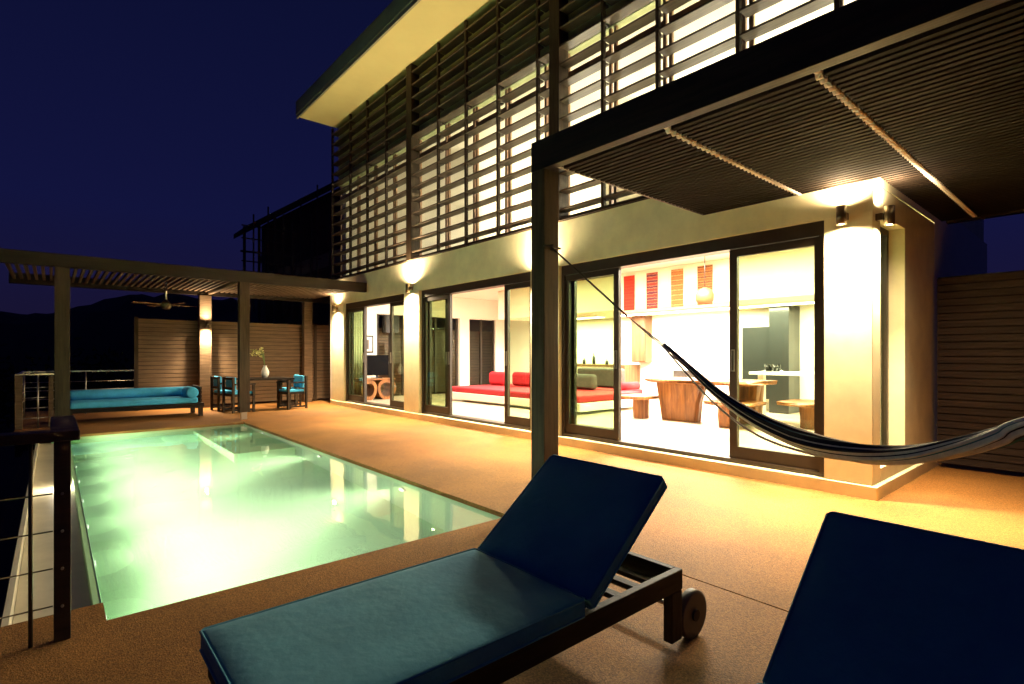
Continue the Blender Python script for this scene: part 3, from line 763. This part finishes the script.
BD = thing('bed', 'low platform bed with red mattress seen through the middle doors', 'bed', (8.6, 9.8, .135))
box('platform', 'cream_in', BD, 7.68, 9.8, 6.9, 11.4, .20, .36, .006); box('plinth', 'cream_in', BD, 7.95, 9.6, 7.2, 11.2, .136, .198)
MB().box(7.70, 9.75, 6.95, 11.36, .362, .50).build('mattress', 'bed_red', BD, .04, 3)
for x, y, w_, m_ in ((8.95, 10.9, .34, 'bed_red'), (9.15, 10.1, .42, 'bed_red'), (9.25, 9.2, .40, 'grey_fab'), (9.3, 8.3, .42, 'grey_fab')):
    MB().box(x - .11, x + .11, y - w_, y + w_, .502, .86).build('pillow', m_, BD, .09, 4)

TS = thing('log_cabinet', 'curved timber stand with round log end openings under the television', 'stand', (6.5, 13.2, .135))
def ring(cx, y0, y1, cz, ro, ri, squ=1.0):
    m = MB(); n = 28; vs = []
    for (y, r_) in ((y0, ro), (y0, ri), (y1, ri), (y1, ro)):
        for k in range(n):
            a = 2 * math.pi * k / n; w_ = 1 + .05 * math.sin(3 * a + cx)
            vs.append((cx + math.cos(a) * r_ * w_ * squ, y, cz + math.sin(a) * r_ * w_))
    fs = []
    for j in range(4):
        for k in range(n): fs.append((j * n + k, j * n + (k + 1) % n, ((j + 1) % 4) * n + (k + 1) % n, ((j + 1) % 4) * n + k))
    return m.add(vs, fs)
ring(6.16, 12.75, 13.3, .40, .265, .17, .85).build('log_ring', 'slab_wood', TS)
ring(6.66, 12.75, 13.3, .40, .265, .19, 1.0).build('log_ring', 'slab_wood', TS)
box('top_board', 'slab_wood', TS, 5.98, 6.92, 12.76, 13.3, .645, .685, .01)
TV = thing('television', 'flat black television standing on the log stand', 'television', (6.5, 13.1, .685))
MB().box(6.20, 6.86, 13.05, 13.09, .76, 1.30).build('screen', 'screen', TV, .006); box('foot', 'black', TV, 6.4, 6.66, 13.0, 13.16, .687, .70); box('neck', 'black', TV, 6.5, 6.56, 13.06, 13.08, .70, .76)
PC = thing('framed_picture', 'framed picture on the wall above the television', 'picture', (6.5, 13.6, 1.6))
# built just inside the end window wall
box('frame', 'black', PC, 6.28, 6.74, 13.70, 13.718, 1.36, 1.84); box('paper', 'art_paper', PC, 6.32, 6.70, 13.694, 13.699, 1.40, 1.80)
box('drawing', 'grey_fab', PC, 6.42, 6.60, 13.689, 13.693, 1.46, 1.72)
AC = thing('air_conditioner', 'dark wall speaker box high beside the far window', 'speaker', (7.3, 13.6, 2.3))
MB().box(7.0, 7.4, 13.45, 13.7, 1.92, 2.40).build('housing', 'black', AC, .01)
CU = MB()
vs = []; n = 40
for k in range(n + 1):
    x = 5.95 + .5 * k / n
    vs += [(x, 13.66 + .03 * math.sin(k * 1.1), .16), (x, 13.66 + .03 * math.sin(k * 1.1), 2.44)]
CU.add(vs, [(2 * k, 2 * k + 2, 2 * k + 3, 2 * k + 1) for k in range(n)], 0, True)
cu = CU.build('curtain', 'cream_in'); so = cu.modifiers.new('solid', 'SOLIDIFY'); so.thickness = .006
tag(cu, 'pale gathered curtain at the far end window by the television', 'curtain')

# interior lamps (ceiling panels)
def ceil_lamp(label, x, y, z, sx, sy, e, col_=INW):
    t = thing('ceiling_light', label, 'ceiling light', (x, y, z), 'flush ceiling panels')
    box('rim', 'white', t, x - sx / 2 - .02, x + sx / 2 + .02, y - sy / 2 - .02, y + sy / 2 + .02, z - .03, z)
    box('diffuser', 'bulb_in', t, x - sx / 2, x + sx / 2, y - sy / 2, y + sy / 2, z - .036, z - .031)
    lamp('ceiling_glow', 'AREA', (x, y, z - .05), e, col_, t, (x, y, z - 1), shape='RECTANGLE', size=sx, size_y=sy)
ceil_lamp('flush ceiling panel above the slab table', 7.6, 4.6, 3.1, .5, 1.6, 180)
ceil_lamp('flush ceiling panel by the corner column doors', 7.6, 2.5, 3.1, .4, .8, 75)
ceil_lamp('flush ceiling panel over the red bed', 7.6, 8.6, 3.1, .4, 1.2, 105)
ceil_lamp('flush ceiling panel over the television stand', 7.2, 11.8, 3.1, .3, .6, 42)
ceil_lamp('flush panel under the kitchen bulkhead', 10.6, 6.0, 2.298, .3, 4.5, 170)
ceil_lamp('flush panel under the far end of the kitchen bulkhead', 10.6, 10.0, 2.298, .3, 2.4, 95)
def floor_lamp(label, x, y, e):
    t = thing('floor_lamp', label, 'lamp', (x, y, 3.3), 'upstairs uplighters')
    MB().lathe((x, y, 3.301), [(.001, 0), (.14, 0), (.14, .02), (.015, .03), (.015, .8), (.12, .92)], 16).build('stand', 'bronze', t)
    MB().lathe((x, y, 4.20), [(.001, .02), (.09, .012)], 16).build('bulb', 'bulb_in', t)
    lamp('uplight', 'POINT', (x, y, 4.30), e, INW, t, shadow_soft_size=.08)
floor_lamp('upstairs uplighter in the room above the corner column', 9.3, 2.8, 120)
floor_lamp('upstairs uplighter in the room above the slab table', 9.3, 4.9, 130)
floor_lamp('upstairs uplighter in the room above the bed', 9.3, 7.9, 150)
floor_lamp('upstairs uplighter in the dim far room', 9.6, 11.6, 32)

# ------------------------------------------------------------------ pool lights
def pool_light(label, x, y, z, dx, e):
    if 'bench' in label: e *= .15
    t = thing('pool_light', label, 'pool light', (x, y, z), 'underwater pool lights')
    MB().cyl((x, y, z), (x + dx * .02, y, z), .06, 24).build('rim', 'steel', t)
    MB().cyl((x + dx * .021, y, z), (x + dx * .028, y, z), .05, 24).build('lens', 'pool_lens', t)
    lamp('pool_beam', 'SPOT', (x + dx * .06, y, z), e, (.76, 1, .58), t, (x + dx * 3, y, z + .35), spot_size=R(172 if dx > 0 else 100), spot_blend=1, shadow_soft_size=.2)
for lb, x, y, z in (('underwater light in the house side pool wall nearest the loungers', 2.80, 5.0, -.34), ('underwater light in the middle of the house side pool wall', 2.80, 7.3, -.34), ('underwater light above the pool bench', 2.80, 9.9, -.22)):
    pool_light(lb, x, y, z, -1, 190)
for k in range(8):  # unseen fill lights, added only to even out the glow of the water
    y = 3.75 + k * .98
    pool_light('added unseen fill light in the overflow side pool wall, ' + ('nearest the railing', 'second from the railing', 'third from the railing', 'fourth from the railing', 'fourth from the far deck', 'third from the far deck', 'second from the far deck', 'nearest the far deck')[k], .2, y, -.42, 1, 84)
lamp_g = thing('channel_light', 'small light set in the pale overflow channel beside the pool', 'pool light', (0.06, 7.36, -.11))
MB().lathe((0.06, 7.36, -.109), [(.03, 0), (.03, .02), (.022, .024), (.001, .024)], 16).build('lens', 'pool_lens', lamp_g)
lamp('channel_glow', 'POINT', (0.06, 7.36, -.06), 4, (1, .86, .62), lamp_g, shadow_soft_size=.02)

# ------------------------------------------------------------------ neighbour and trees
N = thing('unfinished_house', 'dark unfinished house with sloping roof and bare scaffold frame beyond the fence', 'house', (8, 24, -3))
MB().add([(5.9, 23.0, 6.3), (14, 23.0, 11.9), (14, 25.2, 11.9), (5.9, 25.2, 6.3), (5.9, 23.0, 6.5), (14, 23.0, 12.2), (14, 25.2, 12.2), (5.9, 25.2, 6.5)],
         [(0, 3, 2, 1), (4, 5, 6, 7), (0, 1, 5, 4), (1, 2, 6, 5), (2, 3, 7, 6), (3, 0, 4, 7)]).build('roof', 'neigh_roof', N)
MB().add([(7.0, 24.5, -3), (14, 24.5, -3), (14, 24.5, 11.8), (7.0, 24.5, 7.0), (7.0, 25.1, -3), (14, 25.1, -3), (14, 25.1, 11.8), (7.0, 25.1, 7.0)], [(0, 1, 2, 3), (7, 6, 5, 4), (0, 4, 5, 1), (1, 5, 6, 2), (2, 6, 7, 3), (3, 7, 4, 0)]).build('wall', 'neigh', N)
pr = MB().bar((6.9, 23.6, 4.5), (12.5, 23.6, 7.0), .25, .55); pr.build('parapet', 'conc', N)
sc = MB()
for x in (5.75, 6.3, 6.9, 7.6, 8.4): sc.bar((x, 22.9, -3), (x, 22.9, 5.9 + (x - 5.75) * .55 + (.5 if x < 7 else 0)), .09, .09)
for z in (3.6, 4.6, 5.4): sc.bar((5.6, 22.85, z), (8.8, 22.85, z + .05), .07, .07)
for x, zt in ((6.05, 6.9), (6.6, 7.3), (7.2, 7.1), (7.9, 7.9), (8.6, 8.6)): sc.bar((x, 22.75, 3), (x, 22.75, zt), .05, .05)
for z in (4.1, 5.0, 5.9, 6.4): sc.bar((5.6, 22.7, z), (8.0, 22.7, z), .045, .045)
for x in (5.9, 6.6, 7.3): sc.bar((x, 22.8, 3.0), (x + .7, 22.8, 6.4), .05, .05)
for x in (9.2, 10, 10.8): sc.bar((x, 22.9, 4), (x, 22.9, 7.5 + (x - 9.2) * .6), .07, .07)
sc.build('scaffold', 'neigh', N)
def tree(label, x, y, h, r, seed):
    rnd = random.Random(seed)
    t = thing('tree', label, 'tree', (x, y, -3), 'dark trees beyond the fence')
    tr = MB(); tr.tube([(x, y, -3), (x + .1, y, -3 + h * .4), (x, y + .1, -3 + h * .75)], [.22, .16, .06], 8)
    cr = MB(); n = 0
    for c in range(26):
        a = rnd.uniform(0, 6.28); q = rnd.random() ** .5; cc = V((x + math.cos(a) * r * q, y + math.sin(a) * r * q, -3 + h * (.55 + .45 * rnd.random() * (1 - .45 * q))))
        if c < 6: tr.tube([(x, y, -3 + h * .45), tuple(V((x, y, -3 + h * .55)).lerp(cc, .6)), tuple(cc)], [.07, .04, .015], 5)
        for k in range(110):
            d = V((rnd.gauss(0, 1), rnd.gauss(0, 1), rnd.gauss(0, .8))) * r * .16
            u = V((rnd.uniform(-1, 1), rnd.uniform(-1, 1), rnd.uniform(-1, 1))).normalized() * .12; w_ = V((rnd.uniform(-1, 1), rnd.uniform(-1, 1), rnd.uniform(-1, 1))).normalized() * .06
            p = cc + d; cr.add([p - u, p + w_, p + u, p - w_], [(0, 1, 2, 3)])
    tr.build('trunk', 'bark', t); cr.build('crown', 'leaf_dark', t)
tree('dark tree behind the fence above the dining table', 4.6, 19.0, 5.6, 2.0, 3)
tree('dark tree beyond the cable railing behind the daybed', .6, 22.0, 4.9, 2.6, 5)
tree('dark tree at the fence end nearest the house corner', 7.3, 18.5, 6.0, 1.6, 9)

# ------------------------------------------------------------------ world, camera, render
wd = D.worlds.new('World'); scene.world = wd; wd.use_nodes = True; nt = wd.node_tree
bg = nt.nodes['Background']
tc = nt.nodes.new('ShaderNodeTexCoord'); sx = nt.nodes.new('ShaderNodeSeparateXYZ'); rp = nt.nodes.new('ShaderNodeValToRGB')
nt.links.new(tc.outputs['Generated'], sx.inputs[0]); nt.links.new(sx.outputs['Z'], rp.inputs['Fac'])
e = rp.color_ramp.elements
e[0].position = 0; e[0].color = (.0026, .0018, .0072, 1); e[1].position = .55; e[1].color = (.0010, .0014, .0085, 1)
k = e.new(.22); k.color = (.0016, .0019, .0125, 1)
nt.links.new(rp.outputs['Color'], bg.inputs['Color']); bg.inputs['Strength'].default_value = 1.0

cd = D.cameras.new('camera'); co = D.objects.new('camera', cd); col.objects.link(co); scene.camera = co
cd.sensor_width = 36; cd.sensor_fit = 'HORIZONTAL'; cd.lens = 36 * 532 / 1024; cd.clip_end = 2000; cd.clip_start = .02
cd.shift_y = 13 / 1024
co.location = (0, 0, 1.3); co.rotation_euler = (R(90), 0, R(-40.8))
scene.view_settings.view_transform = 'Standard'; scene.view_settings.look = 'None'
scene.view_settings.exposure = 1.85; scene.view_settings.gamma = 1
cy = scene.cycles
cy.use_denoising = True
cy.max_bounces = 8; cy.diffuse_bounces = 4; cy.glossy_bounces = 4; cy.transmission_bounces = 6; cy.transparent_max_bounces = 16
cy.sample_clamp_indirect = 4.0; cy.caustics_reflective = False; cy.caustics_refractive = True
for o in D.objects:
    if '_local' in o: del o['_local']
